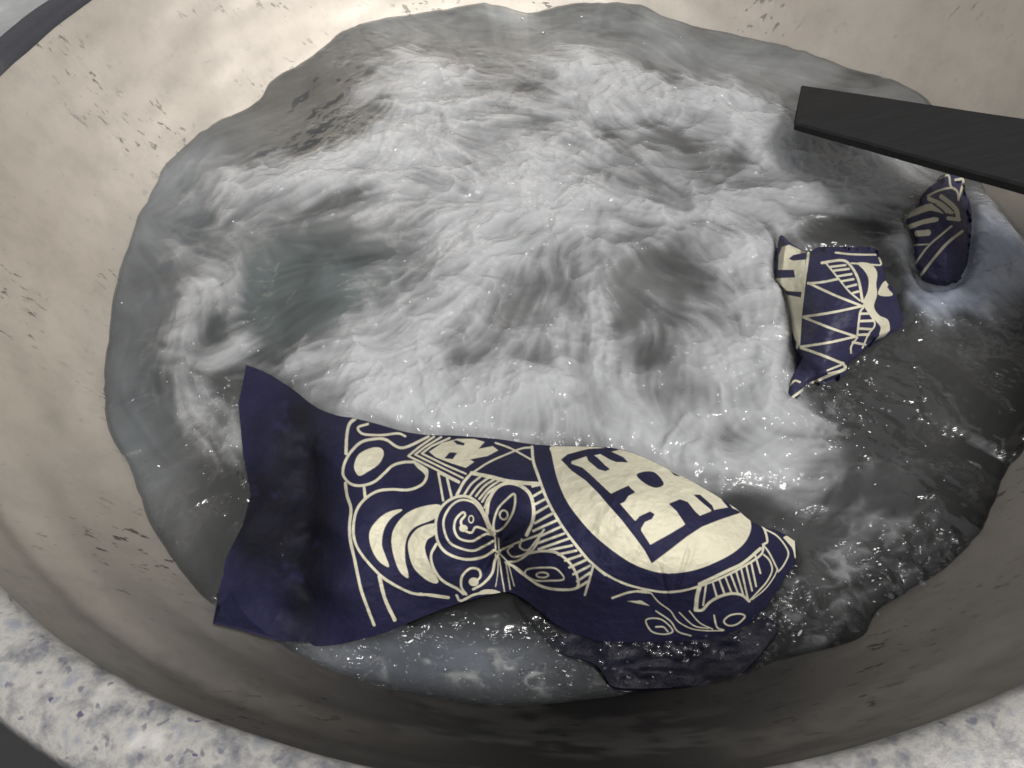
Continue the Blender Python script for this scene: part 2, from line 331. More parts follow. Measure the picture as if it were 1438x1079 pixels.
def main_print():
    p = Print(290, 500, 1130, 980)
    lw = lambda c, sc: (lambda pts, w, **k: p.line(c(*pts), w/sc, **k))
    L, E, P, R = lw(cL, 3.373), lw(cE, 4.15), lw(cP, 3.994), lw(cR, 4.904)
    # left panel
    L([(198, 95), (170, 122), (158, 180), (155, 260)], 18)
    L([(545, 180), (460, 222), (420, 233), (390, 225), (345, 195), (300, 190), (230, 205), (180, 250), (150, 300), (140, 345), (148, 375), (180, 405), (230, 412), (290, 393), (340, 350), (375, 318), (425, 302), (480, 300)], 15)
    p.fill(cL((470, 292), (520, 318), (545, 340), (538, 372), (520, 350), (490, 325)))
    L([(535, 335), (535, 375), (510, 410), (450, 432), (370, 430), (300, 440), (240, 480), (205, 530), (190, 600), (195, 670), (230, 740), (310, 830), (380, 880), (470, 922), (560, 930), (640, 942)], 15)
    L([(152, 400), (160, 460), (178, 520), (172, 600), (175, 670), (195, 760), (225, 900), (260, 1000), (288, 1072)], 17)
    L([(240, 415), (245, 465)], 16); L([(312, 842), (340, 950), (385, 1048)], 20)
    L([(258, 120), (212, 137), (235, 167), (320, 173), (400, 165), (435, 178)], 13)
    p.fill(cL((197, 300), (220, 260), (280, 232), (322, 236), (333, 265), (310, 310), (260, 345), (218, 366), (195, 335)))
    p.fill(cL((420, 530), (400, 525), (340, 545), (290, 590), (265, 640), (275, 710), (310, 770), (352, 798), (357, 785), (340, 740), (325, 690), (335, 620), (370, 565)))
    p.fill(cL((602, 505), (520, 510), (440, 545), (385, 610), (370, 680), (385, 760), (410, 820), (445, 850), (450, 830), (435, 760), (440, 670), (480, 610), (580, 565)))
    p.fill(cL((578, 592), (500, 612), (455, 665), (450, 720), (475, 800), (530, 855), (575, 875), (592, 862), (560, 800), (530, 720), (540, 670), (580, 640)))
    L([(582, 690), (558, 740), (568, 800), (610, 860), (680, 900), (712, 925)], 15)
    for (q, w) in (([(572, 180), (500, 230), (450, 272), (560, 325), (690, 393)], 12), ([(606, 182), (530, 228), (482, 265), (590, 318), (708, 376)], 11), ([(645, 187), (560, 225), (514, 260), (620, 312), (722, 356)], 11)): L(q, w, smooth=False)
    p.fill(cL((548, 252), (610, 210), (685, 190), (760, 190), (812, 205), (782, 238), (850, 225), (876, 245), (825, 272), (742, 288), (762, 300), (722, 328), (650, 305), (580, 278)), smooth=False)
    p.fill(cL((662, 200), (678, 197), (718, 212), (712, 223), (680, 216)), -1, False); p.fill(cL((620, 283), (645, 255), (682, 256), (660, 287)), -1, False)
    L([(592, 352), (615, 482)], 12); L([(634, 378), (655, 468)], 14); L([(592, 352), (690, 400)], 8)
    # head between the two panels
    E([(308, 265), (400, 205), (500, 160), (590, 125), (655, 118)], 13); E([(440, 92), (530, 125), (645, 188)], 13)
    E([(652, 115), (660, 200), (690, 290), (730, 400), (780, 500), (850, 610), (950, 740), (1010, 802), (1079, 860)], 19)
    E([(300, 268), (400, 288), (500, 312), (600, 325), (695, 330)], 26)
    E([(300, 268), (255, 320), (215, 395)], 20)
    for a, b in (((350, 290), (258, 392)), ((395, 298), (290, 402)), ((432, 305), (325, 402)), ((462, 312), (345, 418)), ((440, 350), (362, 435)), ((425, 385), (375, 470))): E([a, ((a[0]+b[0])/2-6, (a[1]+b[1])/2-8), b], 15)
    E([(388, 505), (400, 430), (440, 360), (500, 328), (570, 336), (632, 380), (658, 450), (658, 540), (620, 630)], 24)
    E([(385, 500), (402, 560), (438, 622)], 12)
    E([(548, 390), (500, 425), (452, 480), (428, 560), (436, 605), (480, 590), (530, 520), (552, 450)], 15, closed=True)
    p.line(p.ell(cE((487, 512))[0], 5.6, 6.4), 3.4, True)
    for a, b in (((655, 345), (700, 335)), ((662, 402), (712, 372)), ((665, 452), (732, 418)), ((668, 505), (752, 455)), ((668, 560), (768, 505)), ((660, 605), (792, 545)), ((690, 640), (818, 582)), ((690, 675), (840, 620)), ((690, 712), (865, 650)), ((750, 718), (885, 690)), ((805, 742), (910, 720)), ((845, 778), (935, 748)), ((870, 818), (965, 775)), ((893, 858), (990, 808)), ((915, 898), (992, 848)), ((920, 935), (985, 895))): E([a, b], 17, smooth=False)
    E([(1008, 812), (985, 895), (960, 978)], 16)
    E([(630, 735), (720, 722), (800, 735), (870, 790), (912, 860), (922, 920), (890, 945), (780, 945), (690, 920), (620, 870), (560, 820), (498, 788)], 18)
    E([(450, 728), (550, 680), (690, 628), (722, 598)], 14); E([(700, 622), (680, 680), (640, 730), (570, 778), (510, 786)], 14)
    E([(592, 655), (582, 700), (630, 715), (690, 645)], 14); E([(540, 690), (510, 722), (540, 756), (600, 745), (640, 715)], 12)
    E([(610, 850), (640, 825), (770, 820), (820, 850), (835, 888), (760, 895), (680, 895), (630, 875)], 12, closed=True)
    p.line(p.ell(cE((712, 862))[0], 8.4, 3.6), 2.8, True)
    E([(432, 628), (380, 530), (350, 460), (290, 410), (220, 405), (150, 440), (105, 500), (90, 580), (105, 670), (150, 730), (230, 765), (310, 770), (380, 750), (430, 718)], 19)
    E([(400, 592), (360, 500), (310, 440), (240, 425), (180, 460), (140, 530), (140, 600), (170, 670), (230, 705), (310, 720), (380, 690), (430, 662)], 16)
    E([(425, 618), (330, 582), (300, 615), (255, 598), (238, 550), (262, 515), (248, 497), (207, 540), (200, 600), (230, 650), (300, 665), (350, 640), (390, 622), (430, 632)], 16)
    p.fill(p.ell(cE((252, 590))[0], 6, 5)); p.line(p.ell(cE((297, 537))[0], 3.4, 5), 2, True)
    E([(268, 975), (240, 930), (245, 870), (290, 825), (340, 830), (352, 870), (322, 898), (290, 902)], 16)
    p.fill(p.ell(cE((312, 902))[0], 7, 6)); E([(310, 945), (370, 910), (420, 850), (436, 780), (462, 735)], 18)
    E([(0, 970), (70, 985), (165, 996)], 14); E([(212, 980), (238, 1012), (330, 972), (460, 965)], 16)
    p.fill(cE((330, 975), (370, 948), (430, 948), (468, 965), (400, 972)))
    for q, w in (([(457, 648), (460, 720)], 9), ([(436, 640), (441, 725)], 10), ([(462, 760), (475, 860), (492, 960)], 9), ([(500, 790), (525, 945)], 10), ([(512, 790), (548, 925)], 8), ([(470, 745), (560, 830), (640, 890), (700, 925)], 10), ([(440, 740), (436, 800), (400, 890)], 8), ([(455, 750), (452, 850), (440, 930)], 6)): E(q, w)
    # balloon panel: cream oval with indigo key figure
    p.fill(cP((135, 108), (140, 160), (170, 290), (220, 410), (290, 510), (380, 610), (490, 700), (600, 770), (720, 812), (820, 820), (940, 802), (1050, 762), (1150, 710), (1220, 650), (1255, 580), (1250, 520), (1205, 470), (1100, 400), (980, 335), (860, 262), (740, 195), (650, 145), (560, 105), (500, 95), (400, 95), (250, 100)))
    p.fill(cP((190, 183), (228, 152), (330, 125), (480, 112), (525, 124), (500, 132), (350, 165), (330, 165), (250, 192), (250, 206), (310, 226), (352, 262), (440, 345), (470, 372), (500, 385), (545, 420), (522, 430), (600, 520), (640, 545), (640, 580), (692, 660), (800, 600), (880, 552), (970, 497), (1060, 462), (1140, 448), (1195, 474), (1195, 482), (1080, 520), (980, 560), (900, 612), (800, 690), (700, 765), (660, 692), (600, 610), (530, 520), (450, 430), (400, 370), (330, 300), (252, 246)), -1, False)
    p.fill(cP((462, 378), (520, 350), (568, 328), (608, 366), (570, 386), (548, 418), (500, 440)), -1, False)
    p.fill(cP((596, 540), (632, 500), (690, 473), (716, 488), (702, 515), (662, 532), (636, 575)), -1, False)
    p.fill(cP((322, 140), (345, 190), (400, 236), (440, 248), (466, 236), (436, 212), (400, 175), (362, 148), (362, 134), (400, 145), (470, 185), (500, 196), (568, 198), (540, 168), (430, 118), (340, 122)), -1, False)
    p.fill(cP((615, 268), (660, 249), (720, 256), (766, 312), (750, 335), (708, 338), (650, 308)), -1)
    p.fill(cP((795, 430), (858, 404), (902, 420), (945, 475), (970, 497), (930, 560), (870, 560), (888, 545), (840, 472)), -1, False)
    p.fill(cP((934, 380), (970, 378), (1040, 440), (1062, 500), (1010, 500), (1035, 466), (985, 425)), -1, False)
    p.fill(cP((1088, 404), (1122, 418), (1152, 450), (1132, 455)), -1, False); p.fill(cP((798, 243), (868, 278), (830, 272)), -1, False)
    P([(372, 775), (450, 830), (540, 875), (640, 905), (760, 925), (860, 920), (960, 895), (1080, 850), (1200, 790), (1310, 718), (1328, 660), (1348, 640), (1330, 570), (1280, 505), (1210, 455), (1120, 400)], 15)
    # right end
    R([(1052, 18), (1130, 60), (1190, 130), (1212, 190), (1182, 260), (1150, 302)], 13)
    p.fill(cR((1180, 70), (1250, 60), (1272, 180), (1258, 215), (1240, 150), (1195, 95)))
    R([(570, 575), (620, 572), (670, 520), (740, 480), (820, 460), (890, 470), (942, 512)], 22); R([(600, 410), (582, 490), (575, 570)], 34)
    R([(600, 395), (800, 300), (900, 250), (1020, 150)], 26)
    for a, b in (((645, 400), (625, 540)), ((690, 380), (720, 485)), ((735, 360), (772, 462)), ((775, 340), (822, 458)), ((812, 320), (866, 462)), ((850, 300), (902, 472)), ((885, 280), (932, 492)), ((920, 262), (962, 440)), ((955, 245), (990, 410)), ((985, 200), (1020, 320))): R([a, b], 15, smooth=False)
    R([(1035, 120), (1080, 180), (1130, 280), (1142, 310)], 13); R([(942, 512), (1000, 450), (1062, 380), (1100, 300), (1082, 232), (1040, 190)], 14); R([(965, 500), (1050, 430), (1110, 350), (1138, 290)], 10)
    R([(0, 490), (100, 456), (180, 442)], 18); p.fill(cR((150, 450), (230, 425), (272, 462), (200, 456)), 1, False); p.fill(cR((98, 512), (200, 508), (258, 545), (180, 530)), 1, False)
    R([(265, 455), (320, 520), (400, 580), (450, 650), (540, 700), (640, 715), (760, 715)], 10); R([(300, 580), (400, 650), (450, 720), (540, 750)], 12)
    R([(460, 590), (560, 680), (660, 700)], 10); R([(530, 580), (600, 660), (690, 705)], 10); R([(700, 610), (720, 690), (765, 712)], 14)
    R([(230, 650), (270, 630), (340, 640), (400, 690), (412, 725), (350, 740), (270, 720)], 12, closed=True); R([(300, 690), (350, 690), (382, 722)], 14)
    R([(768, 650), (810, 610), (880, 600), (912, 620), (860, 670), (800, 680)], 14, closed=True)
    return p

def z_print():
    p = Print(1080, 320, 1290, 580, 3.5); f = lambda pts, w, **k: p.line(cZ(*pts), w/4.152, **k)
    p.fill(cZ((20, 60), (110, 95), (215, 145), (180, 700), (150, 650), (100, 480), (80, 370), (20, 290)), 1, False)
    p.fill(cZ((60, 35), (140, 92), (75, 112), (56, 160), (52, 245), (145, 245), (152, 290), (20, 296)), -1, False)
    p.fill(cZ((114, 182), (140, 160), (218, 142), (212, 186), (140, 192)), -1, False); p.fill(cZ((88, 368), (190, 374), (186, 407), (108, 392)), -1, False)
    f([(230, 148), (205, 330), (185, 500), (163, 700)], 18)
    for a, b in (((228, 325), (405, 298)), ((228, 322), (530, 452)), ((550, 455), (200, 520)), ((200, 522), (508, 635)), ((505, 635), (185, 695))): f([a, ((a[0]+b[0])/2, (a[1]+b[1])/2+5), b], 17)
    f([(185, 700), (300, 740), (430, 792)], 18); f([(308, 205), (420, 190), (470, 215), (520, 300), (545, 430)], 18); f([(335, 210), (400, 290), (465, 370), (530, 425)], 12)
    for a, b in (((360, 228), (445, 218)), ((380, 250), (465, 240)), ((395, 284), (480, 270)), ((425, 312), (492, 300)), ((455, 345), (508, 332)), ((490, 380), (520, 372))): f([a, b], 16, smooth=False)
    f([(388, 145), (480, 155), (622, 158)], 14); f([(480, 207), (600, 216), (652, 214), (640, 175)], 12)
    p.fill(cZ((515, 205), (590, 210), (630, 260), (625, 330), (630, 390), (612, 460), (642, 510), (695, 540), (700, 612), (645, 625), (650, 580), (610, 530), (560, 470), (550, 430), (575, 370), (580, 300), (555, 250)))
    f([(550, 465), (530, 500), (515, 622)], 14); f([(570, 475), (617, 560), (580, 620), (545, 700)], 12)
    for a, b in (((530, 502), (592, 500)), ((525, 545), (608, 542)), ((525, 588), (600, 592)), ((520, 625), (580, 622)), ((490, 668), (560, 682))): f([a, b], 17, smooth=False)
    f([(515, 640), (480, 690), (478, 730)], 12); p.fill(cZ((635, 385), (665, 320), (702, 308), (692, 350), (722, 390), (680, 400)))
    f([(430, 790), (442, 822), (350, 862), (238, 912)], 20); f([(340, 832), (420, 800)], 12); f([(345, 850), (430, 830)], 10); f([(118, 920), (150, 892), (180, 900)], 14); f([(138, 988), (218, 930)], 18)
    return p
def q_print():
    p = Print(1240, 220, 1400, 440, 3.5); f = lambda pts, w, **k: p.line(cQ(*pts), w/4.904, **k)
    f([(388, 152), (450, 130), (465, 200), (492, 225)], 16); f([(308, 272), (380, 236), (470, 216), (512, 242), (520, 300)], 16); f([(500, 160), (555, 165), (520, 290)], 20)
    for q, w in (([(402, 277), (460, 320), (505, 370), (518, 432)], 38), ([(318, 292), (390, 322), (440, 360), (477, 396)], 34), ([(140, 412), (230, 378), (330, 350), (425, 372)], 58), ([(180, 485), (280, 450), (365, 432)], 40), ([(238, 530), (308, 525)], 50), ([(450, 425), (525, 435)], 30)): f(q, w)
    p.line(cQ((270, 405), (330, 408), (385, 415)), 3, v=-1); p.line(cQ((345, 325), (400, 365), (440, 402), (490, 400)), 3, v=-1); p.line(cQ((160, 445), (240, 425)), 4, v=-1)
    f([(472, 480), (400, 540), (310, 620), (208, 757)], 16); f([(212, 610), (312, 604)], 13); f([(546, 515), (450, 590), (360, 690), (250, 832)], 23)
    return p

def wall_hit(px, py):
    px, py = np.asarray(px, float), np.asarray(py, float)
    lo, hi = np.full(px.shape, -.06), np.full(px.shape, .09)
    for _ in range(28):                                 # height at which the traced point meets the wall
        mid = (lo+hi)/2; P_ = unproj(px, py, mid); out = np.hypot(P_[..., 0], P_[..., 1]) > wall_r(mid)
        lo, hi = np.where(out, mid, lo), np.where(out, hi, mid)
    return lo
# --- main cloth
Hpts = [(346, 513, .001), (405, 545, .003), (372, 560, .012), (400, 600, .020), (345, 620, .006), (365, 700, .003), (345, 760, .004), (400, 740, .004), (398, 680, .008), (425, 800, .004), (330, 820, .006), (299, 876, .006), (350, 850, .010), (400, 860, .010), (380, 897, .004), (440, 572, .008), (470, 584, .010),
        (438, 640, .010), (440, 700, .005), (441, 750, .003), (444, 840, .004), (456, 640, .026), (459, 740, .030), (462, 830, .026), (415, 660, .010), (420, 740, .006), (460, 907, .006), (495, 588, .013), (530, 597, .015), (530, 660, .034), (540, 740, .038), (530, 830, .030), (545, 887, .011), (600, 612, .017), (600, 680, .040), (610, 760, .042), (600, 830, .026), (600, 864, .012),
        (660, 640, .032), (660, 700, .042), (640, 745, .045), (650, 800, .034), (650, 846, .016), (697, 768, .024), (680, 830, .020), (700, 833, .016), (710, 650, .040), (722, 710, .051), (700, 618, .022), (775, 627, .030), (770, 700, .054), (745, 770, .044), (775, 800, .046), (760, 832, .026), (830, 628, .036), (850, 690, .058), (830, 760, .057), (850, 820, .046), (850, 850, .030), (800, 845, .026),
        (870, 632, .037), (900, 700, .060), (920, 760, .057), (940, 660, .042), (950, 820, .043), (940, 860, .022), (1000, 700, .044), (1000, 760, .050), (1020, 820, .036), (1000, 858, .020), (1030, 712, .036), (1060, 790, .034), (1065, 830, .020), (1080, 770, .024), (1100, 752, .014), (1116, 775, .006), (1100, 815, .002), (1076, 852, .000),
        (750, 852, .008), (785, 880, .004), (830, 898, .001), (880, 903, -.001), (940, 901, -.001), (1000, 896, -.001), (1045, 880, -.001)]
Hpts = [(a_, b_, c_ if c_ < .02 else .02+(c_-.02)*1.3) for a_, b_, c_ in Hpts]
def cloth_sheet(nu, nv):
    T = resample(catmull(TOP), nu); B = resample(catmull(BOT), nu)
    v = np.linspace(0, 1, nv)[:, None]; s = np.linspace(0, 1, nu)[None]
    X = T[None, :, 0]*(1-v)+B[None, :, 0]*v; Y = T[None, :, 1]*(1-v)+B[None, :, 1]*v
    lx = np.interp(v[:, 0], [0, .15, .35, .5, .62, .75, 1], [0, -4, 12, 30, 24, 6, 0])[:, None]      # bent left edge
    X = X+lx*np.exp(-s/.03); X = X+6*np.sin(np.pi*v)*np.exp(-(1-s)/.02)*0
    Z = rbf(Hpts, X, Y)
    # gathered pleats radiating from the tied pinch, and soft creases
    dx, dy = X-697, Y-768; r = np.hypot(dx, dy); a = np.arctan2(dy, dx)
    Z = Z+.0026*np.exp(-r/50)*np.cos(11*a+1.5*np.sin(2*a))*sstep(4, 18, r)-.005*np.exp(-(r/13)**2)
    Z = Z+.0016*(fbm(X/55+2, Y/40, 3)-.5)+.0006*(fbm(X/14, Y/14+5, 2)-.5)
    cr = lambda x0, y0, x1, y1, w: np.exp(-((((X-x0)*(y1-y0)-(Y-y0)*(x1-x0))/math.hypot(x1-x0, y1-y0))/w)**2)*sstep(-.1, .25, ((X-x0)*(x1-x0)+(Y-y0)*(y1-y0))/((x1-x0)**2+(y1-y0)**2))*sstep(1.1, .75, ((X-x0)*(x1-x0)+(Y-y0)*(y1-y0))/((x1-x0)**2+(y1-y0)**2))
    Z = Z+.0012*cr(955, 830, 975, 765, 3.5)-.001*cr(945, 830, 962, 765, 3.5)+.0008*cr(885, 800, 905, 760, 3)-.0007*cr(940, 850, 925, 790, 3)
    Z = Z+.0009*(1-np.abs(2*fbm(X/26+.3*fbm(X/60, Y/60, 2), Y/17+7, 3)-1)-.75)*sstep(470, 520, X)+.0012*(1-np.abs(2*fbm((X+.6*Y)/42, (Y-.4*X)/120+3, 2)-1)-.8)
    wh = wall_hit(X[:, ::10], Y[:, ::10]); wh = np.stack([np.interp(np.arange(nu), np.arange(0, nu, 10), q_) for q_ in wh])
    Z = np.maximum(Z, np.where(wh > -.03, wh+.0022, -1))
    return X, Y, Z
def finish_sheet(X, Y, Z, pr, tint=0, skirt=((.003, -.004), (.006, -.012), (.012, -.028)), under=((.002, -.002), (.010, -.006), (.022, -.016))):
    """lift the traced sheet to its heights, and turn its edges under"""
    V = unproj(X, Y, Z); a = pr.sample(X, Y)
    mott = 1+.35*(fbm(X/22, Y/22+4, 4)-.5)
    C = NAVY*(1-a[..., None])*mott[..., None]+CREAM*(1+.10*(fbm(X/30, Y/30, 4)-.5))[..., None]*a[..., None]
    wet_shade = np.clip(blobs([(392, 715, 55, 70, 0, 1), (350, 740, 30, 60, 0, .6), (425, 640, 26, 90, 0, .7), (424, 760, 26, 160, 0, 1.3), (385, 730, 60, 70, 0, .6), (400, 600, 50, 30, 0, .5)], X, Y), 0, 1)*sstep(.35, .55, fbm(X/30+9, Y/30, 3)+.25)
    C = C*(1-.82*wet_shade[..., None])+.0035*wet_shade[..., None]     # fold shade painted into the soaked, limp border
    top = np.stack([V[0]+np.array([0, b, c]) for b, c in skirt[::-1]]); bot = np.stack([V[-1]+np.array([0, b, c]) for b, c in under])
    nC = np.broadcast_to(NAVY, top.shape)
    V = np.concatenate([top, V, bot]); C = np.concatenate([nC, C, np.broadcast_to(NAVY, bot.shape)])
    return V, C
PR = main_print()
NU, NV = 1000, 430
X, Y, Z = cloth_sheet(NU, NV)
V, C = finish_sheet(X, Y, Z, PR)
cloth = tag(empty("batik_cloth", tuple(unproj(700, 800, 0.))), "large indigo batik cloth ballooned above the water, with a cream oval at its right end", "cloth")
base = np.array(cloth.location)
split = 147                                             # the plain border runs up to the first cream line
Vm = V-base
mc = mat_cloth("batik_cotton", .12); mw = mat_cloth("wet_batik_cotton", .55)
def sub(a, b, name):
    v, c = Vm[:, a:b], C[:, a:b]
    return mesh_obj(name, v, grid_faces(v.shape[0], v.shape[1]), mc, cloth, {"print": c.reshape(-1, 3)})
sub(split, NU, "printed_panel")
sub(0, split+1, "plain_border")["label"] = "plain dark indigo border of the cloth, its corner half under water"
def outline_sheet(poly, nr, na, hfun, inset=.0):
    """a bumpy sheet inside a traced outline: rings from centre to edge"""
    q = resample(np.vstack([catmull(poly, 6, True), catmull(poly, 6, True)[:1]]), na+1)[:-1]
    c = q.mean(0); t = np.linspace(0.002, 1, nr)[:, None]
    X = c[0]+(q[None, :, 0]-c[0])*t; Y = c[1]+(q[None, :, 1]-c[1])*t
    return X, Y, hfun(X, Y, np.repeat(t, na, 1))
def ring_obj(name, X, Y, Z, pr, mat, parent, base, tint=0, drop=.02):
    V = unproj(X, Y, Z); a = pr.sample(X, Y) if pr else np.zeros(X.shape)
    mott = 1+.4*(fbm(X/16, Y/16+4, 4)-.5)
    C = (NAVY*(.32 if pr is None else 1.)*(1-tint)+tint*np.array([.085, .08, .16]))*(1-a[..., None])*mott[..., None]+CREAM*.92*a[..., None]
    cen = V[0].mean(0); e = V[-1]-cen; e[:, 2] = 0
    sk = np.stack([V[-1]-e*.03+np.array([0, .0, -drop*.3]), V[-1]-e*.06+np.array([0, 0, -drop])])
    V = np.concatenate([V, sk]); C = np.concatenate([C, np.broadcast_to(NAVY, sk.shape)])
    return mesh_obj(name, V-base, grid_faces(V.shape[0], V.shape[1], True), mat, parent, {"print": C.reshape(-1, 3)})
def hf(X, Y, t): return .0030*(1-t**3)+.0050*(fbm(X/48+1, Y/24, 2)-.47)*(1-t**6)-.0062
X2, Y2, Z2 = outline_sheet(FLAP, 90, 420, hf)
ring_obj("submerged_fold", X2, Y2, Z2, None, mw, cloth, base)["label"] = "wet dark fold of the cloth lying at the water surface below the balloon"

PZ = z_print()
def hz(X, Y, t):
    z = rbf([(1096, 332, .016), (1090, 390, .006), (1110, 450, .003), (1125, 520, .003), (1115, 555, .004), (1132, 358, .018), (1130, 420, .018), (1124, 480, .012), (1170, 350, .020), (1230, 352, .014), (1180, 420, .030), (1165, 480, .022), (1160, 520, .010), (1212, 432, .026), (1230, 400, .022), (1240, 450, .014), (1262, 455, .002), (1205, 490, .006), (1190, 515, .002), (1245, 420, .010), (1180, 540, .003), (1140, 540, .003)], X, Y)
    z = z-.006*sstep(.86, 1., t)*sstep(565, 535, Y)*sstep(.3, .6, fbm(X/22+5, Y/22, 3)+.8*sstep(1135, 1100, X)+.3*sstep(520, 560, Y)-.3*sstep(1150, 1200, X))
    return z+.003*(fbm(X/30, Y/24+3, 3)-.5)+.0012*np.sin((X*.6+Y)/9)*sstep(430, 540, Y)
X3, Y3, Z3 = outline_sheet(PATCH_Z, 240, 900, hz)
b3 = unproj(1170, 450, 0.)
c3 = tag(empty("batik_cloth.001", tuple(b3)), "smaller piece of indigo batik with cream zigzag lines rising from the foam", "cloth")
ring_obj("printed_panel", X3, Y3, Z3, PZ, mat_cloth("zigzag_batik_cotton", .5), c3, b3, .10)
PQ = q_print()
def hq(X, Y, t):
    z = rbf([(1332, 246, .004), (1352, 255, .006), (1362, 310, .010), (1364, 345, .008), (1352, 390, .004), (1320, 410, .001), (1295, 400, .001), (1283, 360, .004), (1272, 303, .004), (1295, 270, .003), (1320, 290, .018), (1340, 300, .020), (1340, 340, .024), (1310, 330, .016), (1325, 375, .016), (1300, 370, .008)], X, Y)
    z = z-.007*sstep(.75, 1., t)*sstep(.25, .55, fbm(X/18+5, Y/18, 3)+.3*sstep(370, 410, Y)+.2*sstep(1300, 1275, X))
    return z+.0022*(fbm(X/20, Y/20+3, 3)-.5)
X4, Y4, Z4 = outline_sheet(PATCH_Q, 170, 620, hq)
b4 = unproj(1320, 340, 0.)
c4 = tag(empty("batik_cloth.002", tuple(b4)), "crumpled indigo batik end with thick cream stripes, just below the black paddle", "cloth")
ring_obj("printed_panel", X4, Y4, Z4, PQ, mat_cloth("crumpled_batik_cotton", .5), c4, b4, .30)
for o in (cloth, c3, c4): o["group"] = "batik cloths boiling in the pot"

# ------------------------------------------------------------------ water
EDGE = [(148, 520), (158, 430), (185, 330), (215, 265), (240, 225), (290, 180), (330, 160), (365, 140), (385, 110), (430, 85), (480, 45), (520, 30), (600, 18), (680, 5), (740, 18), (790, 8), (850, 3), (900, 8), (960, 32), (1040, 50), (1090, 62), (1140, 75), (1200, 100), (1250, 112), (1300, 140), (1345, 200), (1385, 270), (1420, 318), (1445, 350), (1470, 430), (1475, 540), (1440, 630), (1419, 656), (1400, 700), (1381, 743), (1333, 795), (1280, 830), (1236, 858), (1212, 896), (1150, 915), (1092, 930), (1006, 961), (900, 972), (840, 982), (700, 992), (600, 978), (520, 960), (430, 925), (390, 900), (330, 870), (285, 835), (245, 790), (205, 720), (185, 660), (155, 610), (147, 560)]
eq = catmull(EDGE, 6, True); lo = wall_hit(eq[:, 0], eq[:, 1])
Pe = unproj(eq[:, 0], eq[:, 1], lo); te = np.arctan2(Pe[:, 1], Pe[:, 0]); o_ = np.argsort(te)
te, ze = te[o_], Pe[o_, 2]+.0022*(fbm(te[o_]*38+50, te[o_]*0+2., 3)-.5); te, ze = np.r_[te-2*np.pi, te, te+2*np.pi], np.r_[ze, ze, ze]
NT_, NR = 1500, 330
tt = np.linspace(-np.pi, np.pi, NT_, endpoint=False); zE = np.interp(tt, te, ze)
rho = (np.linspace(0, 1, NR)**.9)[:, None]; rho[-1] = 1.02
RW = rho*wall_r(zE)[None]; XW, YW = RW*np.cos(tt), RW*np.sin(tt)
PXw, PYw = proj(np.stack([XW, YW, 0*XW], -1))
